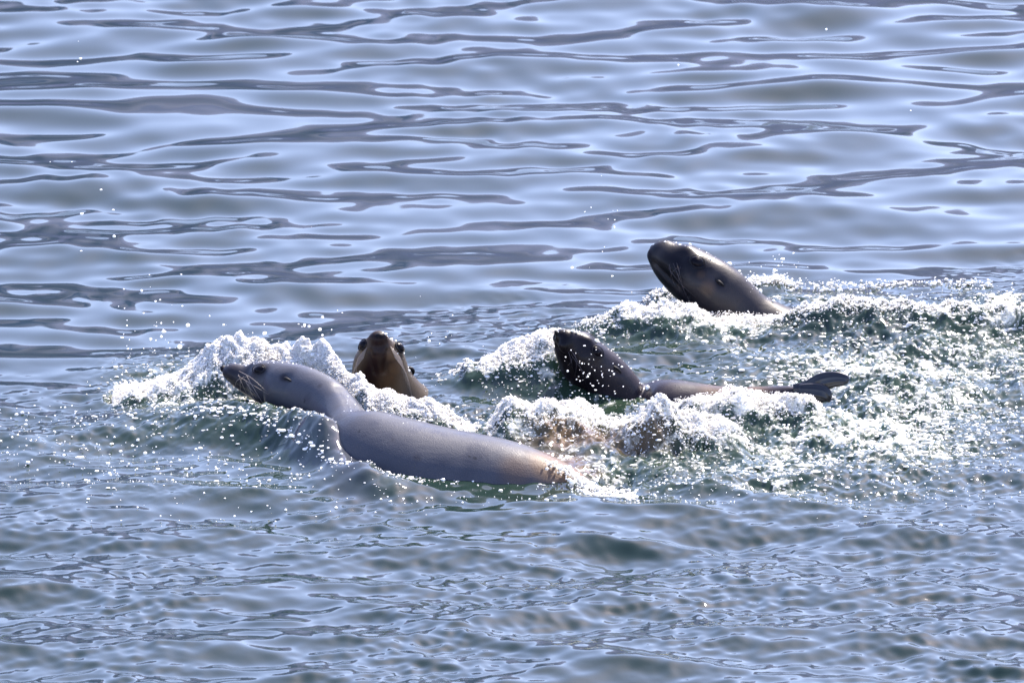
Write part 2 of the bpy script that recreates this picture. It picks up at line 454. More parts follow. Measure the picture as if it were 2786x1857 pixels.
# streaks: foam gathers in strings
strings = 1 - np.abs(perlin(gx * 1.5 + 1.0 * perlin(gx * 2, gy * 2, 51), gy * 3.0 + .8 * perlin(gx * 1.7, gy * 1.7, 57), 52)) * 2.4
clumps = 0.5 + 0.9 * perlin(gx * 1.5, gy * 1.3, 58)
strings2 = 1 - np.abs(perlin(gx * 8 + perlin(gx * 5, gy * 5, 53), gy * 7, 54)) * 2.2
foam_a = np.clip(foam * (0.36 + 0.42 * np.clip(strings, -1, 1) + 0.28 * np.clip(strings2, -1, 1) + 0.30 * np.clip(clumps, 0, 1)), 0, 1)
foam_a = np.maximum(foam_a, sstep(0.72, 0.95, f_r) * 0.9) * (1 - 0.5 * hollow)
foam_a = np.where(gpx > 2000, foam_a * (1 - sstep(2000, 2200, gpx) * (1 - np.clip(0.35 + 1.0 * clumps, 0.2, 1))), foam_a)
film = np.zeros_like(gx)
for (hx, hy, d_) in [(*c1(1350, 790), .5), (*c1(1480, 830), .8), (*c1(1560, 900), .9), (*c1(1620, 1000), .8), (*c1(1500, 950), .6), (*c1(1700, 1080), .5)]:
    film = np.maximum(film, d_ * np.exp(-((gpx - hx) / 60) ** 2 - ((gpy - hy - 60) / 75) ** 2))
film = film * (0.75 + 0.5 * perlin(gx * 9 + gy * 6, gy * 3, 77))

# fur that shows through shallow water behind the first animal
fb = np.zeros_like(gx)
for (cx, cy, rx, ry, d) in [(1330, 1035, 130, 20, .5), (1470, 1052, 80, 14, .4), (1250, 1075, 110, 22, .55), (1240, 1000, 60, 16, .3), (1330, 1092, 60, 12, .5)]:
    t = ((gpx * .8443 - cx) / rx) ** 2 + ((gpy * .8443 - cy) / ry) ** 2
    fb = np.maximum(fb, d * np.exp(-t * t))

me = grid_mesh('water', np.stack([gx, gy, z], -1))
attr(me, 'foam', foam_a); attr(me, 'chop', np.clip(zone * 0.12 + turb, 0, 1.2) * near); attr(me, 'fur_below', fb); attr(me, 'film', np.clip(film, 0, 1))
water = link('water', me, M_WATER)
water['kind'] = 'structure'

def height_at(x, y):
    i = np.clip(np.searchsorted(XS, x) - 1, 0, len(XS) - 2); j = np.clip(np.searchsorted(YS, y) - 1, 0, len(YS) - 2)
    u = (x - XS[i]) / (XS[i + 1] - XS[i]); v = (y - YS[j]) / (YS[j + 1] - YS[j])
    return (z[j, i] * (1 - u) * (1 - v) + z[j, i + 1] * u * (1 - v) + z[j + 1, i] * (1 - u) * v + z[j + 1, i + 1] * u * v)

# ------------------------------------------------------------------ hills on the far shore (seen as the dark reflections)
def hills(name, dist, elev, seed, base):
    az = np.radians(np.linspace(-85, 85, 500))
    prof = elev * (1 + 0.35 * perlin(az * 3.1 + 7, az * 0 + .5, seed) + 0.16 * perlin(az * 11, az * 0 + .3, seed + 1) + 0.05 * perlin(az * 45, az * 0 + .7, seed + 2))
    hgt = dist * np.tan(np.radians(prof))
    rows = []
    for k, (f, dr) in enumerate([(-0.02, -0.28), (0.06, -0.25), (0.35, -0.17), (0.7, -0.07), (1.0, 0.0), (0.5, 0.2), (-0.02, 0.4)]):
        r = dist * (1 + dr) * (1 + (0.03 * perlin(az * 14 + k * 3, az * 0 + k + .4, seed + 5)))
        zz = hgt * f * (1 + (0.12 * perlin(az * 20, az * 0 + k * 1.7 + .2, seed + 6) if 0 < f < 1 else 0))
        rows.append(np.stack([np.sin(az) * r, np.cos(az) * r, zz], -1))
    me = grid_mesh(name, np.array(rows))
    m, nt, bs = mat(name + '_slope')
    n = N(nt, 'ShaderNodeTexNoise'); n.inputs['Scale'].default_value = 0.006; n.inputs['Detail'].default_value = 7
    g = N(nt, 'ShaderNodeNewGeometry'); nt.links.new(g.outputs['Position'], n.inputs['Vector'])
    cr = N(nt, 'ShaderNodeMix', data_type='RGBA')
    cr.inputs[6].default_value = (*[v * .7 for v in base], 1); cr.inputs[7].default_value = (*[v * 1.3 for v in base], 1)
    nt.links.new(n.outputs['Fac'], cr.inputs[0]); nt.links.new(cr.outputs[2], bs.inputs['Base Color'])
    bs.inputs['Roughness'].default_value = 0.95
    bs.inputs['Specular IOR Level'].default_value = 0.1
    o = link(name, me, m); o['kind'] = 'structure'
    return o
hills('hills', 2600, 8.0, 61, (0.095, 0.10, 0.19))  # blue of the distance haze is put into both slope colours
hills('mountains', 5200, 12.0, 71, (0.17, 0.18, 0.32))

# ------------------------------------------------------------------ sea lions
def catmull(P, n):
    P = np.asarray(P, float)
    d = np.linalg.norm(np.diff(P[:, :3], axis=0), axis=1) ** 0.5
    t = np.concatenate([[0], np.cumsum(d)]); t /= t[-1]
    # monotone-ish cubic Hermite on non-uniform knots
    m = np.zeros_like(P)
    m[1:-1] = (P[2:] - P[:-2]) / (t[2:] - t[:-2])[:, None]
    m[0] = (P[1] - P[0]) / (t[1] - t[0]); m[-1] = (P[-1] - P[-2]) / (t[-1] - t[-2])
    q = np.linspace(0, 1, n); i = np.clip(np.searchsorted(t, q) - 1, 0, len(t) - 2)
    h = (t[i + 1] - t[i])[:, None]; s = ((q - t[i])[:, None]) / h
    return ((2 * s**3 - 3 * s**2 + 1) * P[i] + (s**3 - 2 * s**2 + s) * h * m[i] + (-2 * s**3 + 3 * s**2) * P[i + 1] + (s**3 - s**2) * h * m[i + 1])

def smooth(a, k):
    for _ in range(k):
        b = a.copy(); b[1:-1] = (a[:-2] + a[2:] + 2 * a[1:-1]) / 4; a = b
    return a

class Animal:
    def __init__(s, tops, bots, ys, ratio, n=220, k=72):
        rows = [list(at_y(*t, y)) + list(at_y(*b, y)) + [r] for t, b, y, r in zip(tops, bots, ys, ratio)]
        R = catmull(rows, n)
        T, B, ra = R[:, :3], R[:, 3:6], R[:, 6]
        C = (T + B) / 2; Hv = (T - B) / 2
        tan = smooth(np.gradient(C, axis=0), 12)
        S = np.cross(tan, Hv); S /= np.linalg.norm(S, axis=1)[:, None]
        S = smooth(S, 12)
        S *= (np.linalg.norm(Hv, axis=1) * ra)[:, None]
        s.build(C, Hv, S, k)
    def build(s, C, Hv, S, k=72):
        if S[:, 1].mean() > 0: S = -S          # +S side faces the camera
        a = np.linspace(0, 2 * np.pi, k, endpoint=False)
        s.V = C[:, None] + Hv[:, None] * np.cos(a)[None, :, None] + S[:, None] * np.sin(a)[None, :, None]
        s.C, s.k, s.n = C, k, len(C)
        s.tint = np.zeros(s.V.shape[:2]); s.tan = np.zeros(s.V.shape[:2])
    def normals(s):
        du = np.gradient(s.V, axis=0); dv = np.roll(s.V, -1, 1) - np.roll(s.V, 1, 1)
        n = np.cross(du, dv); n /= np.linalg.norm(n, axis=2)[..., None] + 1e-9
        out = s.V - s.C[:, None]
        f = np.sign((n * out).sum(-1)); return n * f[..., None]
    def find(s, px, py):
        X, Y = project(s.V[..., 0], s.V[..., 1], s.V[..., 2])
        toc = (s.normals() * (CAM - s.V)).sum(-1)
        d = (X - px) ** 2 + (Y - py) ** 2 + np.where(toc > 0, 0, 1e8)
        return np.unravel_index(np.argmin(d), d.shape)
    def both(s, i, j):
        return [(i, j), (i, (-j) % s.k)]
    def push(s, px, py, amp, sig, aniso=None, both=True):
        i, j = s.find(px, py); nn = s.normals()
        for (a, b) in (s.both(i, j) if both else [(i, j)]):
            d = s.V - s.V[a, b]
            s.V = s.V + nn * (amp * np.exp(-(d ** 2).sum(-1) / (2 * sig * sig)))[..., None]
    def crease(s, pts, amp, sig):
        nn = s.normals(); w = np.zeros(s.V.shape[:2])
        idx = [s.find(*p) for p in pts]
        for sgn in (0, 1):
            P = np.array([s.V[s.both(i, j)[sgn]] for i, j in idx])
            Q = np.array([P[0] + (P[-1] - P[0]) * 0] ); Q = np.concatenate([np.linspace(P[q], P[q + 1], 8) for q in range(len(P) - 1)])
            for q in Q:
                w = np.maximum(w, np.exp(-((s.V - q) ** 2).sum(-1) / (2 * sig * sig)))
        s.V = s.V + nn * (amp * w)[..., None]
    def paint(s, px, py, sig, v, which='tint', both=True):
        i, j = s.find(px, py); arr = getattr(s, which)
        for (a, b) in (s.both(i, j) if both else [(i, j)]):
            d = ((s.V - s.V[a, b]) ** 2).sum(-1)
            arr[:] = np.clip(np.maximum(arr, v * np.exp(-d * d / (4 * sig ** 4))), 0, 1)
    def make(s, root, m):
        me = grid_mesh('body', s.V, wrap=True, cap=True)
        attr(me, 'tint', s.tint); attr(me, 'tan', s.tan)
        return link('body', me, m, root)

def ellipsoid(name, c, ax, m, parent, nu=18, nv=24, bend=None):
    """ax: three half-axis vectors"""
    u = np.linspace(0.02, np.pi - 0.02, nu); v = np.linspace(0, 2 * np.pi, nv, endpoint=False)
    A = [np.asarray(a) for a in ax]
    V = (np.asarray(c) + np.cos(u)[:, None, None] * A[0] + (np.sin(u)[:, None] * np.cos(v)[None])[..., None] * A[1] + (np.sin(u)[:, None] * np.sin(v)[None])[..., None] * A[2])
    return link(name, grid_mesh(name, V, wrap=True, cap=True), m, parent)

def tube(name, pts, rads, m, parent, k=6, n=16):
    P = catmull(np.concatenate([np.asarray(pts), np.asarray(rads)[:, None]], 1), n)
    C = P[:, :3]; r = P[:, 3]
    t = np.gradient(C, axis=0); t /= np.linalg.norm(t, axis=1)[:, None]
    a = np.cross(t, [0.3, 0.5, 0.8]); a /= np.linalg.norm(a, axis=1)[:, None]; b = np.cross(t, a)
    w = np.linspace(0, 2 * np.pi, k, endpoint=False)
    V = C[:, None] + (a[:, None] * np.cos(w)[None, :, None] + b[:, None] * np.sin(w)[None, :, None]) * r[:, None, None]
    return link(name, grid_mesh(name, V, wrap=True, cap=True), m, parent)

def unit(v): v = np.asarray(v, float); return v / (np.linalg.norm(v) + 1e-9)

def eye(an, root, px, py, r, sink=0.75):
    i, j = an.find(px, py); nn = an.normals()
    for (a, b) in an.both(i, j):
        p, n = an.V[a, b], nn[a, b]
        t = unit(an.V[a + 1, b] - an.V[a - 1, b]); s_ = np.cross(n, t)
        e = ellipsoid('eye', p - n * r * sink, (n * r * 0.95, t * r * 1.1, s_ * r * 0.9), M_EYE, root)
        # lid: a ring of skin round the ball
        w = np.linspace(0, 2 * np.pi, 25)[:-1]; ring = []
        for q in np.linspace(0, 2 * np.pi, 9)[:-1]:
            rr = r * 0.98 + r * 0.07 * math.cos(q)
            ring.append([p + n * (r * 0.07 * math.sin(q) - r * 0.03) + t * rr * 1.12 * math.cos(x) + s_ * rr * 0.85 * math.sin(x) for x in w])
        ring.append(ring[0])
        link('eyelid', grid_mesh('eyelid', np.array(ring), wrap=True), M_EAR, e)

def ear(an, root, px, py, ln, droop=(0, 0, -1)):
    i, j = an.find(px, py); nn = an.normals()
    for (a, b) in an.both(i, j):
        p, n = an.V[a, b], nn[a, b]
        back = unit(an.V[a + 3, b] - an.V[a - 3, b])
        d = unit(back * 1.0 + n * 0.35 + np.array(droop) * 0.25)
        tube('ear', [p - n * 0.004, p + d * ln * .35 + n * .003, p + d * ln * .75 + n * .003, p + d * ln], [ln * .08, ln * .12, ln * .09, ln * .015], M_EAR, root, 10, 12)

def whiskers(an, root, pad, ends, rad=0.0009, m=None):
    """pad: pixel of whisker pad; ends: pixels where each whisker ends (camera side); mirrored on the far side"""
    i_0, j_0 = an.find(*pad); nn = an.normals()
    for q, e in enumerate(ends):
        # roots stand in loose rows on the muzzle
        i = min(i_0 + 3 + 5 * (q % 3), an.n - 1); j = (j_0 + (q // 3 - 1) * 3) % an.k
        p0 = an.V[i, j]
        ie, je = an.find(*e)
        p3 = an.V[ie, je] + nn[ie, je] * (0.010 + 0.004 * (q % 3))
        mid = (p0 + p3) / 2 + nn[i, j] * 0.016
        for sgn in (0, 1):
            if sgn == 0: pts = [p0 - nn[i, j] * 0.003, mid, p3]
            else:
                # reflect across the animal's own middle plane
                c, nrm = an.C[i], unit(an.V[i, an.k // 4] - an.V[i, 3 * an.k // 4])
                pts = [x - 2 * nrm * np.dot(x - c, nrm) for x in [p0 - nn[i, j] * 0.003, mid, p3]]
            tube('whisker', pts, [rad, rad * .8, rad * .3], m or M_WHISK, root, 5, 10)

def nosepad(an, root, px, py, r):
    i, j = an.find(px, py)
    tip = an.C[0]; ax = unit(an.C[0] - an.C[8])
    up = unit(an.V[6, 0] - an.V[6, an.k // 2]); sd = np.cross(ax, up)
    i0 = 4
    top = an.V[i0, 0] * 0.6 + an.C[i0] * 0.4
    nose = ellipsoid('nose', top, (ax * r * 0.8, up * r * 0.75, sd * r * 1.0), M_NOSE, root)
    for s_ in (-1, 1):
        ellipsoid('nostril', top + ax * r * .62 + up * r * .2 + sd * s_ * r * .35, (ax * r * .2, up * r * .28, sd * r * .12), M_EYE, nose, 8, 10)

def root_at(name, loc, label, group='sea lions swimming in a loose pack'):
    o = bpy.data.objects.new(name, None); COL.objects.link(o)
    o.location = (0, 0, 0)
    o['label'] = label; o['category'] = 'sea lion'; o['group'] = group
    return o

# ---- first animal: pale grey, in profile, low in the water
tops = [c4(*p) for p in [(252, 455), (262, 425), (300, 392), (370, 369), (470, 381), (590, 392), (720, 366), (860, 341), (1050, 335), (1250, 365), (1450, 412), (1650, 496), (1850, 618),
                         (2000, 780), (2085, 945), (2150, 1045)]] + [c1(*p) for p in [(1780, 705), (1950, 748), (2150, 800), (2353, 846)]] + [c3(*p) for p in [(200, 752), (400, 822), (560, 900), (700, 1000), (850, 1090), (1000, 1140)]]
bots = [c4(*p) for p in [(250, 495), (262, 540), (305, 592), (380, 640), (470, 715), (600, 818), (740, 895), (870, 955), (1010, 1000)]] + \
       [c1(*p) for p in [(1130, 735), (1240, 762), (1340, 800), (1430, 850), (1515, 925), (1590, 1040), (1665, 1210), (1745, 1400), (1870, 1590), (2080, 1715), (2353, 1730)]] + [c3(*p) for p in [(160, 1420), (360, 1380), (520, 1320), (660, 1260), (820, 1210), (990, 1170)]]
ys = [-.84, -.84, -.845, -.85, -.86, -.87, -.88, -.9, -.92, -.95, -.98, -1.03, -1.09, -1.16, -1.24, -1.30, -1.35, -1.39, -1.43, -1.46, -1.5, -1.54, -1.58, -1.62, -1.65, -1.68]
ra = [1.0, .95, .95, .9, .85, .85, .9, .92, .92, .92, .9, .88, .85, .85, .88, .92, .98, 1.0, 1.02, 1.02, 1, 1, 1, 1, 1, 1]
A1 = Animal(tops, bots, ys, ra, 260, 96)
A1.push(*c4(760, 450), 0.008, 0.020); A1.push(*c4(620, 480), -0.006, 0.022)
A1.push(*c4(400, 560), 0.006, 0.022)
A1.push(*c4(1180, 590), -0.006, 0.012)
A1.crease([c4(*p) for p in [(270, 590), (400, 650), (560, 760), (700, 850)]], -0.004, 0.006)
A1.crease([c4(*p) for p in [(1950, 700), (2080, 900), (2150, 1020)]], -0.004, 0.012)
A1.paint(*c4(330, 520), 0.030, 0.9); A1.paint(*c4(480, 680), 0.030, 0.75); A1.paint(*c4(760, 450), 0.021, 1.0); A1.paint(*c4(560, 430), 0.022, 0.45); A1.paint(*c4(700, 820), 0.03, .4)
A1.paint(*c4(880, 900), 0.03, .4)
A1.paint(*c4(1130, 580), 0.009, .8); A1.paint(*c4(1650, 690), .006, .6); A1.paint(*c4(1480, 860), .012, .25); A1.paint(*c1(2100, 1020), .008, .5); A1.paint(*c1(1930, 900), .005, .4)
A1.paint(*c3(470, 880), 0.055, .7, 'tan'); A1.paint(*c3(280, 900), 0.04, .35, 'tan'); A1.paint(*c3(620, 940), 0.06, .8, 'tan')
A1.push(*c4(700, 380), 0.004, 0.012); A1.push(*c4(330, 500), 0.004, 0.012)
R1 = root_at('sea_lion', None, 'large pale grey sea lion in profile, smooth back above the water, nearest of the pack')
A1.make(R1, M_FUR1)
eye(A1, R1, *c4(765, 448), 0.019); ear(A1, R1, *c4(1120, 575), 0.034)
nosepad(A1, R1, *c4(290, 430), 0.014)
whiskers(A1, R1, c4(400, 470), [c4(*p) for p in [(930, 770), (900, 930), (780, 900), (640, 800), (540, 760), (470, 700), (960, 800), (820, 830)]])

# ---- fourth animal: dark, raised head in profile at the back
tops = [c2(*p) for p in [(206, 300), (215, 268), (250, 222), (320, 208), (420, 238), (540, 264), (680, 308), (830, 380), (980, 462), (1130, 572), (1250, 690), (1370, 800), (1500, 872), (1650, 938), (1800, 988), (2100, 1080), (2353, 1130), (2700, 1180)]]
bots = [c2(*p) for p in [(195, 340), (186, 400), (184, 480), (205, 555), (255, 635), (315, 705), (395, 790), (500, 885), (610, 965), (730, 1060), (830, 1180), (900, 1330), (1000, 1480), (1200, 1600), (1450, 1650), (1900, 1620), (2250, 1600), (2600, 1500)]]
ys = list(np.linspace(0.36, 0.30, 9)) + list(np.linspace(0.29, 0.27, 9))
A4 = Animal(tops, bots, ys, [1, .9, .85, .8, .8, .82, .85, .88, .88, .86, .84, .82, .85, .9, .95, 1, 1, 1], 220, 96)
A4.push(*c2(640, 420), 0.007, 0.018); A4.push(*c2(480, 400), -0.005, 0.02); A4.push(*c2(300, 420), 0.005, 0.02)
A4.push(*c2(720, 690), 0.004, 0.02); A4.push(*c2(880, 650), -0.004, .014)
A4.crease([c2(*p) for p in [(200, 460), (300, 560), (430, 680), (540, 800)]], -0.009, 0.008)
A4.paint(*c2(270, 330), .035, .95); A4.paint(*c2(350, 620), .04, .95); A4.paint(*c2(520, 830), .035, .8); A4.paint(*c2(640, 440), .036, 1.0); A4.paint(*c2(520, 340), .03, .8); A4.paint(*c2(400, 500), .04, 1); A4.paint(*c2(430, 380), .03, .7)
A4.paint(*c2(900, 650), .014, .6); A4.paint(*c2(760, 720), .016, .22, 'tan'); A4.paint(*c2(700, 590), .010, .15, 'tan')
A4.push(*c2(560, 300), 0.005, 0.014); A4.push(*c2(250, 380), 0.004, 0.012); A4.crease([c2(*p) for p in [(800, 540), (870, 640), (960, 720)]], -0.003, 0.006)
R4 = root_at('sea_lion', None, 'dark sea lion holding its head high in profile, farthest back of the pack')
A4.make(R4, M_FUR4)
eye(A4, R4, *c2(650, 440), 0.023); ear(A4, R4, *c2(850, 620), 0.036)
nosepad(A4, R4, *c2(250, 260), 0.016)
whiskers(A4, R4, c2(330, 430), [c2(*p) for p in [(560, 780), (520, 700), (480, 760), (430, 700), (600, 850), (380, 640), (640, 800)]], 0.0006, M_WHISK2)

# ---- third animal: dark head tilted up, back awash, tail flippers out
tops = [c6(*p) for p in [(200, 235), (225, 195), (290, 166), (400, 162), (520, 186), (680, 226), (830, 318), (970, 408), (1130, 525), (1290, 668), (1430, 812), (1550, 960), (1650, 1075)]] + \
       [c3(*p) for p in [(1085, 395), (1180, 392), (1350, 420), (1530, 440), (1700, 432), (1830, 428), (1900, 435), (1950, 445)]]
bots = [c6(*p) for p in [(190, 265), (183, 320), (180, 400), (185, 500), (208, 610), (245, 720), (285, 850), (370, 965), (490, 1060), (610, 1170), (710, 1320), (800, 1520), (900, 1750)]] + \
       [c3(*p) for p in [(940, 750), (1090, 800), (1330, 780), (1530, 720), (1700, 640), (1830, 560), (1900, 510), (1950, 480)]]
ys = [-.62, -.62, -.615, -.61, -.6, -.59, -.58, -.57, -.56, -.55, -.54, -.53, -.52] + [-.52, -.54, -.56, -.58, -.6, -.62, -.63, -.64]
A3 = Animal(tops, bots, ys, [1, .95, .9, .88, .85, .85, .87, .88, .88, .86, .84, .82, .85, .95, 1, 1, 1, 1, .9, .8, .8], 240, 96)
A3.push(*c6(860, 500), 0.006, 0.016); A3.push(*c6(620, 440), -0.005, 0.018); A3.push(*c6(350, 500), 0.006, .02); A3.push(*c6(1210, 790), -0.004, .012)
A3.crease([c6(*p) for p in [(200, 450), (330, 600), (470, 800), (560, 960)]], -0.008, 0.007)
A3.paint(*c6(320, 330), .04, 1); A3.paint(*c6(420, 700), .05, 1); A3.paint(*c6(650, 1000), .04, .8); A3.paint(*c6(780, 450), .04, .8); A3.paint(*c6(560, 420), .04, .8)
A3.paint(*c3(1560, 460), .06, .6, 'tan'); A3.paint(*c3(1440, 440), .04, .4, 'tan')
A3.push(*c6(760, 330), 0.005, 0.012); A3.push(*c6(300, 420), 0.004, 0.010)
R3 = root_at('sea_lion', None, 'near-black sea lion with tilted head speckled by drops and tail flippers raised behind it')
A3.make(R3, M_FUR3)
eye(A3, R3, *c6(880, 520), 0.020); ear(A3, R3, *c6(1150, 760), 0.034)
nosepad(A3, R3, *c6(250, 200), 0.011)
whiskers(A3, R3, c6(380, 480), [c6(*p) for p in [(640, 900), (700, 1000), (560, 860), (500, 760), (740, 900), (430, 700)]], 0.0006, M_WHISK2)
def flipper(root, pts, wid, y, m=M_FLIP, thick=0.22):
    C = np.array([at_y(*p, y) for p in pts]); n = 40
    P = catmull(np.concatenate([C, np.array(wid)[:, None] * PX], 1), n); C = P[:, :3]; w = P[:, 3]
    t = smooth(np.gradient(C, axis=0), 4); t /= np.linalg.norm(t, axis=1)[:, None]
    s_ = np.cross(t, [0.1, -0.75, 0.25]); s_ /= np.linalg.norm(s_, axis=1)[:, None]; f = np.cross(t, s_)
    a = np.linspace(0, 2 * np.pi, 28, endpoint=False)
    rib = 1 + 0.6 * np.cos(a * 5) ** 2
    V = C[:, None] + s_[:, None] * (w[:, None] * np.cos(a))[..., None] + f[:, None] * (w[:, None] * thick * np.sin(a) * rib)[..., None]
    return link('flipper', grid_mesh('flipper', V, wrap=True, cap=True), m, root)
flipper(R3, [c3(*p) for p in [(1880, 455), (1960, 445), (2040, 405), (2120, 388), (2180, 392), (2200, 402)]], [18, 22, 24, 21, 15, 5], -.64)
flipper(R3, [c3(*p) for p in [(1910, 455), (1980, 462), (2040, 470), (2075, 490), (2095, 512)]], [18, 24, 25, 19, 6], -.66)

# ---- second animal: head raised and turned to the camera
mm = 0.0011 / 6.03
nose = at_y(920 + 675 / 6.03, 870 + 225 / 6.03, -0.76)
dv = np.array([0, .5, -.87])
st = [(0, .016, .012, 675, 0), (.008, .024, .020, 675, 0), (.025, .031, .028, 672, 0), (.045, .040, .040, 675, 0), (.07, .056, .055, 680, 0), (.095, .070, .066, 685, 0), (.12, .078, .075, 688, 0), (.15, .083, .082, 692, 0),
      (.19, .088, .090, 715, 0), (.24, .098, .100, 775, .0), (.30, .115, .115, 860, 0), (.37, .135, .13, 980, 0)]
rows = []
for t, w, r, xc, o in st:
    c = nose + dv * t; c[0] = (920 + xc / 6.03 - W / 2) * 0.0011 * (1 - .6 / 40)
    rows.append([*c, w, r])
for (x, y, zc, w) in [(-.28, -.56, -.26, .14), (-.10, -.68, -.27, .15), (.08, -.80, -.19, .15), (.20, -.98, -.15, .13), (.34, -1.15, -.12, .09), (.45, -1.25, -.12, .04)]:
    rows.append([x, y, zc, w, w])
Rr = catmull(rows, 260)
C = Rr[:, :3]; tg = smooth(np.gradient(C, axis=0), 10); tg /= np.linalg.norm(tg, axis=1)[:, None]
side_v = np.cross(tg, [0, 0.9, 0.45]); side_v[:, 0] = np.where(np.abs(side_v[:, 0]) < 1e-6, 1e-6, side_v[:, 0])
side_v /= np.linalg.norm(side_v, axis=1)[:, None]
dor = np.cross(side_v, tg); dor *= np.sign(dor[:, 1].mean())
A2 = Animal.__new__(Animal)
a = np.linspace(0, 2 * np.pi, 96, endpoint=False)
A2.k, A2.n, A2.C = 96, len(C), C
A2.V = C[:, None] + (dor * Rr[:, 4:5])[:, None] * np.cos(a)[None, :, None] + (side_v * Rr[:, 3:4])[:, None] * np.sin(a)[None, :, None]
A2.tint = np.zeros(A2.V.shape[:2]); A2.tan = np.zeros(A2.V.shape[:2])
A2.push(*c5(430, 430), 0.010, 0.017, both=False); A2.push(*c5(980, 470), 0.010, 0.017, both=False)
A2.paint(*c5(400, 560), .020, .25, both=False); A2.push(*c5(560, 560), 0.006, 0.018); A2.crease([c5(*p) for p in [(520, 520), (560, 720), (600, 860)]], -0.004, 0.005)
for p in [(680, 300), (670, 420), (670, 560), (660, 700), (650, 850), (720, 950), (560, 820), (780, 820), (620, 1000)]:
    A2.paint(*c5(*p), .027 if p[1] < 600 else .038, 1.0, both=False)
A2.paint(*c5(900, 560), .016, .5, 'tan', both=False); A2.paint(*c5(960, 800), .02, .4, 'tan', both=False); A2.paint(*c5(900, 1100), .04, .35, 'tan', both=False)
R2 = root_at('sea_lion', None, 'brown sea lion raising its dark muzzle toward the viewer, behind the pale one')
A2.make(R2, M_FUR2)
def one_eye(an, root, px, py, r):
    i, j = an.find(px, py); n = an.normals()[i, j]; p = an.V[i, j]
    t = unit(an.V[i + 1, j] - an.V[i - 1, j]); s_ = np.cross(n, t)
    e = ellipsoid('eye', p - n * r * .5, (n * r, t * r * 1.15, s_ * r), M_EYE, root)
    ring = []
    w = np.linspace(0, 2 * np.pi, 25)[:-1]
    for q in np.linspace(0, 2 * np.pi, 9):
        rr = r * .98 + r * .09 * math.cos(q)
        ring.append([p + n * r * .09 * math.sin(q) + t * rr * 1.15 * math.cos(x) + s_ * rr * math.sin(x) for x in w])
    link('eyelid', grid_mesh('eyelid', np.array(ring), wrap=True), M_EAR, e)
one_eye(A2, R2, *c5(400, 400), 0.017); one_eye(A2, R2, *c5(1020, 450), 0.017)
for (px_, py_, dx_) in [(1150, 780, 1)]:
    p = at_y(*c5(px_, py_), -0.64)
    tube('ear', [p, p + np.array([.010 * dx_, .006, -.006]), p + np.array([.015 * dx_, .01, -.016]), p + np.array([.014 * dx_, .01, -.026])], [.004, .006, .005, .001], M_EAR, R2, 10, 12)
ellipsoid('nose', nose + np.array([0, -0.001, -0.008]), ([.015, 0, 0], [0, .011, .005], [0, -.006, .010]), M_NOSE, R2)
for s_ in (-1, 1):
    for q in range(6):
        p0 = nose + dv * (.045 + .004 * q) + np.array([s_ * .032, -.02, 0])
        p3 = p0 + np.array([s_ * (.035 + .006 * q), -.03, -.075 - .012 * q])
        tube('whisker', [p0, (p0 + p3) / 2 + np.array([s_ * .014, -.012, .006]), p3], [.0009, .0008, .0003], M_WHISK, R2, 5, 10)

# ------------------------------------------------------------------ froth and drops
ico_cache = {}
def ball(name, m, seed):
    import bmesh
    bm = bmesh.new(); bmesh.ops.create_icosphere(bm, subdivisions=2, radius=1)
    r = random.Random(seed)
    for v in bm.verts:
        v.co *= 1 + r.uniform(-.08, .08)
    me = bpy.data.meshes.new(name); bm.to_mesh(me); bm.free()
    me.polygons.foreach_set('use_smooth', [True] * len(me.polygons))
    me.materials.append(m)
    return me

def drops(name, P, R, m, label, cat, flat=False):
    """one object holding many lumps of froth: points with their own size"""
    me = bpy.data.meshes.new(name)
    me.vertices.add(len(P)); me.vertices.foreach_set('co', P.astype(np.float32).reshape(-1)); me.update()
    attr(me, 'size', R)
    o = link(name, me, None)
    gt = bpy.data.node_groups.new(name, 'GeometryNodeTree')
    gt.interface.new_socket('Geometry', in_out='INPUT', socket_type='NodeSocketGeometry')
    gt.interface.new_socket('Geometry', in_out='OUTPUT', socket_type='NodeSocketGeometry')
    gi = gt.nodes.new('NodeGroupInput'); go = gt.nodes.new('NodeGroupOutput')
    ic = gt.nodes.new('GeometryNodeMeshIcoSphere'); ic.inputs['Radius'].default_value = 1; ic.inputs['Subdivisions'].default_value = 2
    sm = gt.nodes.new('GeometryNodeSetShadeSmooth'); gt.links.new(ic.outputs[0], sm.inputs[0])
    stm = gt.nodes.new('GeometryNodeSetMaterial'); stm.inputs['Material'].default_value = m
    gt.links.new(sm.outputs[0], stm.inputs[0])
    iop = gt.nodes.new('GeometryNodeInstanceOnPoints')
    na = gt.nodes.new('GeometryNodeInputNamedAttribute'); na.data_type = 'FLOAT'; na.inputs['Name'].default_value = 'size'
    sv = gt.nodes.new('FunctionNodeRandomValue'); sv.data_type = 'FLOAT_VECTOR'
    sv.inputs[0].default_value = (.8, .8, .6) if not flat else (1.0, .9, .45); sv.inputs[1].default_value = (1.5, 1.2, 1.2) if not flat else (2.4, 1.5, .8)
    vm = gt.nodes.new('ShaderNodeVectorMath'); vm.operation = 'SCALE'
    gt.links.new(sv.outputs[0], vm.inputs[0]); gt.links.new(na.outputs[0], vm.inputs['Scale'])
    gt.links.new(gi.outputs[0], iop.inputs['Points']); gt.links.new(stm.outputs[0], iop.inputs['Instance']); gt.links.new(vm.outputs[0], iop.inputs['Scale'])
    gt.links.new(iop.outputs[0], go.inputs[0])
    md = o.modifiers.new('froth', 'NODES'); md.node_group = gt
    o['kind'] = 'stuff'; o['label'] = label; o['category'] = cat
    return o

def radii(n, med, s=0.45, lo=.0010, hi=.0075):
    return np.clip(med * np.exp(rng.normal(0, s, n)), lo, hi)

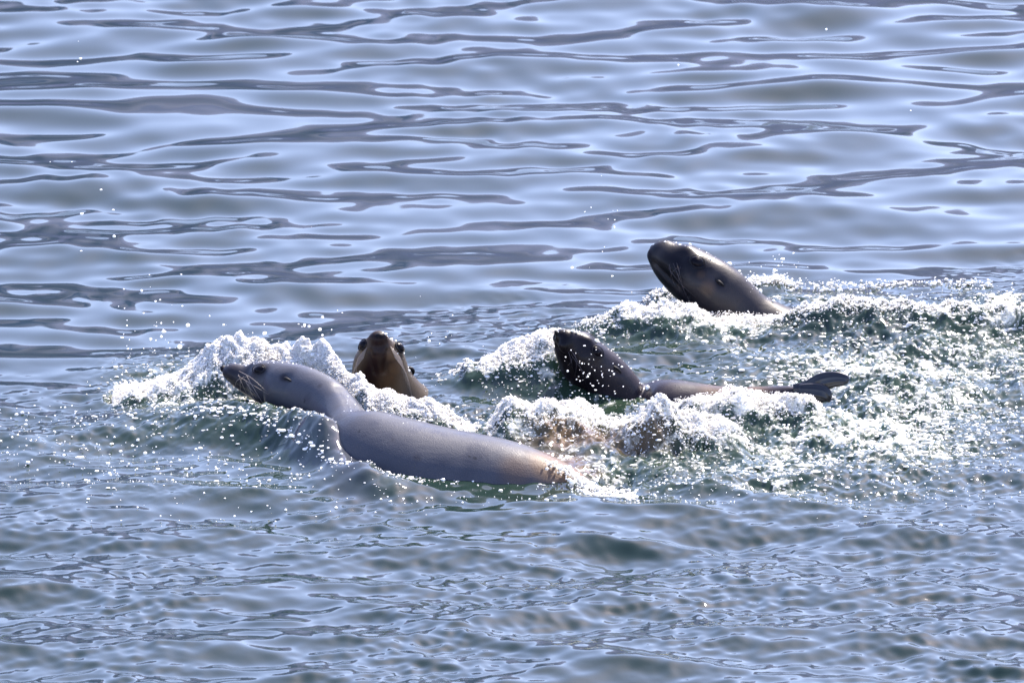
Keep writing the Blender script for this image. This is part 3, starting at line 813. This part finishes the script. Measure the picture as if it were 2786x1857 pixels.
def crest_splash(r, n, name, label, up=1.0, spread=1.0, med=.0035, x0=-9, x1=9):
    """clusters of froth along a raised crest, thick at the water and ragged above"""
    X = rng.uniform(max(r['x'][0], x0), min(r['x'][-1], x1), n * 3)
    zz = np.interp(X, r['x'], r['z']); yy = np.interp(X, r['x'], r['y'])
    clump = perlin(X * 22, zz * 0 + .5, 91)
    keep = rng.random(len(X)) < np.clip(0.25 + zz / (r['z'].max() + 1e-6), 0, 1) ** 1.2
    X, zz, yy, clump = X[keep][:n], zz[keep][:n], yy[keep][:n], clump[keep][:n]
    m = len(X)
    Y = yy + rng.normal(0, r['sig'] * 0.26 * spread, m) * np.where(rng.random(m) < .12, 2.2, 1.0)
    base = height_at(X, Y)
    lift = np.abs(rng.normal(0, 1, m))
    t = np.exp(-((Y - yy) / r['sig']) ** 2)
    topz = zz * up * (1 + .12 * clump) * t
    Z = base + (np.maximum(topz - base, 0.006)) * np.minimum(lift * .55, 1.15) + .002
    R = radii(m, med) * np.where(lift > 1.6, .7, 1)
    return drops(name, np.stack([X, Y, Z], 1), R, M_BEAD, label, 'splash')

crest_splash(bow, 64637, 'splash', 'tall white bow splash curling behind the pale grey sea lion\'s head', med=.0014)
crest_splash(back1, 15800, 'splash', 'low white splash running along behind the pale sea lion\'s back', med=.0014)
crest_splash(mid, 13851, 'splash', 'broad white splash breaking in front of the tilted dark sea lion', med=.0014)
crest_splash(peak, 8002, 'splash', 'peaked fan of white splash in the middle of the broken water', med=.0014)
crest_splash(far, 12927, 'splash', 'white splash in front of the raised tail flippers', med=.0014)
crest_splash(side, 12312, 'splash', 'white splash thrown up to the left of the tilted dark head', med=.0014, x0=at_y(*c3(60, 0), -.42)[0], x1=at_y(*c3(540, 0), -.42)[0])
crest_splash(rear, 12312, 'splash', 'long line of white splash in front of the farthest sea lion', med=.0014)
crest_splash(lee, 770, 'splash', 'thin line of sparkling drops behind the farthest sea lion\'s neck', med=.0024)
crest_splash(chin, 160, 'splash', 'few sparkling drops under the farthest sea lion\'s chin', med=.0024)

# froth spilling along the pale animal's rump
tl = [c3(*p) for p in [(430, 850), (560, 900), (640, 955), (720, 1000), (850, 1040), (960, 1075)]]
P = []
for q in range(900):
    k = (len(tl) - 1.001) * rng.uniform(0, 1) ** .7; i0 = int(k); w_ = k - i0
    off = abs(rng.normal()) ** 1.5 * (3 + 9 * k)
    a0 = (tl[i0][0] * (1 - w_) + tl[i0 + 1][0] * w_ + rng.normal() * 5, tl[i0][1] * (1 - w_) + tl[i0 + 1][1] * w_ + off)
    dd_ = min(off * PX, .12)
    P.append(at_y(a0[0], a0[1], -1.57 - .02 * k - math.sqrt(max(0, .12 ** 2 - (.12 - dd_) ** 2))))
    P[-1][2] = max(P[-1][2], height_at(P[-1][0], P[-1][1]) + .001)
P = np.array(P)
drops('splash', P, radii(len(P), .0019, .55), M_BEAD, 'narrow line of white froth spilling along the pale sea lion\'s tan rump', 'splash')

# white drops standing in for glints along the wake of the pale animal's chin, and froth along its waterline
def string(poly, n, sx, sy, zoff=0.0, ydep=None):
    out = []
    for q in range(n):
        k = rng.uniform(0, len(poly) - 1.001); i0 = int(k); w_ = k - i0
        a_ = poly[i0][0] * (1 - w_) + poly[i0 + 1][0] * w_ + rng.normal() * sx
        b_ = poly[i0][1] * (1 - w_) + poly[i0 + 1][1] * w_ + rng.normal() * sy
        # march down the line of sight to the water surface
        z_ = 0.22
        while z_ > -0.05:
            p = at_z(a_, b_, z_)
            if p[2] <= height_at(p[0], p[1]): break
            z_ -= 0.004
        out.append(p + np.array([0, 0, .002]))
    return np.array(out)
P = string([c1(*p) for p in [(480, 740), (640, 680), (830, 690), (1000, 735), (1100, 820), (1240, 890), (1350, 960), (1450, 1040), (1590, 1070)]], 260, 11, 7)
drops('froth', P, radii(len(P), .0030, .4), M_DROP, 'string of glints in the wake under the pale sea lion\'s chin and chest', 'froth', True)
P = string([c1(*p) for p in [(1040, 672), (1300, 706), (1560, 760), (1640, 870), (1720, 1000), (1810, 1112), (1950, 1165), (2150, 1195), (2353, 1205)]] + [c3(*p) for p in [(60, 925), (180, 940), (400, 960), (640, 985)]], 420, 5, 3)
drops('froth', P, radii(len(P), .0014, .5), M_BEAD, 'thin froth lapping along the waterline of the pale sea lion', 'froth', True)

# froth lying on the water, in strings
inner = (gpx > -250) & (gpx < 3050) & (gpy > 600) & (gpy < 1600)
prob = (np.clip(foam * 1.1, 0, 1) ** 1.7 * np.clip(0.04 + np.maximum(strings, 0) ** 4 + 1.2 * np.maximum(strings2, 0) ** 6, 0, 2) * np.clip(clumps + .2, 0.1, 1.2) * inner * (sp ** 1)).reshape(-1).astype(np.float64)
prob /= prob.sum()
idx = rng.choice(len(prob), 18000, p=prob)
X = gx.reshape(-1)[idx] + rng.uniform(-.003, .003, len(idx)); Y = gy.reshape(-1)[idx] + rng.uniform(-.006, .006, len(idx))
gi_ = rng.random(len(X)) < 0.06  # some spots get a larger white drop in place of a sun glint
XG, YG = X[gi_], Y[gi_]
drops('froth', np.stack([XG, YG, height_at(XG, YG) + .002], 1), radii(len(XG), .0032, .35), M_DROP, 'larger white drops standing in for glints along the broken water', 'froth', True)
drops('froth', np.stack([X, Y, height_at(X, Y) + .001], 1), radii(len(X), .0016, .55), M_BEAD, 'white froth scattered in strings over the broken water round the sea lions', 'froth', True)

# fine drops raining on the surface and in the air
def scatter(n, boxes):
    out = []
    for (px0, px1, py0, py1, w, zl) in boxes:
        k = int(n * w)
        px = rng.uniform(px0, px1, k) / .8443; py = rng.uniform(py0, py1, k) / .8443
        for a_, b_ in zip(px, py):
            p = at_z(a_, b_, rng.uniform(0, zl)); p[2] = max(p[2], height_at(p[0], p[1]) + .001)
            out.append(p)
    return np.array(out)
P = scatter(1, [(0, 850, 930, 1120, 480, .01), (200, 1000, 1050, 1200, 150, .01), (850, 1700, 1080, 1160, 260, .01), (1500, 2352, 1000, 1160, 500, .01), (1900, 2352, 650, 1000, 900, .03)])
drops('spray_drops', P, radii(len(P), .0014, .6, .0008, .005), M_DROP, 'tiny bright drops sprinkled over the ruffled water', 'drops')

P = []
for (x, y) in [(180, 95), (185, 135), (178, 142), (262, 543), (343, 631), (370, 742), (375, 757), (345, 659), (232, 741 / 1.7), (115, 372), (165, 372), (260, 482), (187, 492), (357, 692), (325, 668), (190, 490),
               (715, 521), (1382, 404), (1408, 484), (1412, 505), (1898, 68), (330, 800), (355, 805), (395, 700), (360, 740), (310, 760), (300, 812), (380, 780), (1558, 150), (2092, 254)]:
    P.append(at_y(x / .8443, y / .8443, rng.uniform(-.9, -.5)))
for c, s_, n in [((350, 760), (60, 60), 40), ((1400, 560), (60, 60), 10), ((1780, 600), (40, 18), 20), ((650, 770), (120, 30), 30), ((1000, 780), (60, 20), 10)]:
    for _ in range(n):
        P.append(at_y((c[0] + rng.normal() * s_[0]) / .8443, (c[1] + rng.normal() * s_[1]) / .8443, rng.uniform(-.8, -.4)))
P = np.array(P)
drops('flying_drops', P, radii(len(P), .0019, .6, .0008, .006), M_DROP, 'bright water drops thrown into the air above the bow splash', 'drops')

# drops in front of the third animal's face, and beads and white glint balls on the fur
P = []
for _ in range(90):
    P.append(at_y(1480 + rng.normal(820, 330) / 6.03, 870 + rng.normal(950, 300) / 6.03, rng.uniform(-.85, -.72)))
P = np.array(P); P = P[P[:, 2] > 0.02]
drops('flying_drops', P, radii(len(P), .0015, .35, .001, .003), M_DROP, 'spray drops flying in front of the tilted dark head', 'drops')
P = []
for an, n in ((A4, 50), (A3, 40), (A2, 50), (A1, 60)):
    for _ in range(n):
        i = rng.integers(4, int(an.n * .62)); j = int(rng.normal(0, 3)) % an.k if an is not A2 else int(rng.uniform(10, 32))
        P.append(an.V[i, j])
P = np.array(P); RB = radii(len(P), .0014, .5, .0008, .004)
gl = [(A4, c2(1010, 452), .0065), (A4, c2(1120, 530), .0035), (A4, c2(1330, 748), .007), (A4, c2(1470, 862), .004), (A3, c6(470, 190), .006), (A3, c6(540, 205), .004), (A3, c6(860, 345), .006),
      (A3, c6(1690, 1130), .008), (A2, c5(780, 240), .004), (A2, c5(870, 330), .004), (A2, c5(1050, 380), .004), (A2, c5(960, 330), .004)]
for an, p, r_ in gl:  # larger white balls set where sun glints fall on the wet fur
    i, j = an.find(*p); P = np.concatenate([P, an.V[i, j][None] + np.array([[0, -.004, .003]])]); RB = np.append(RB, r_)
drops('beads_and_glints', P, RB, M_DROP, 'beads of water and white balls standing in for sun glints along the wet heads and backs', 'drops')
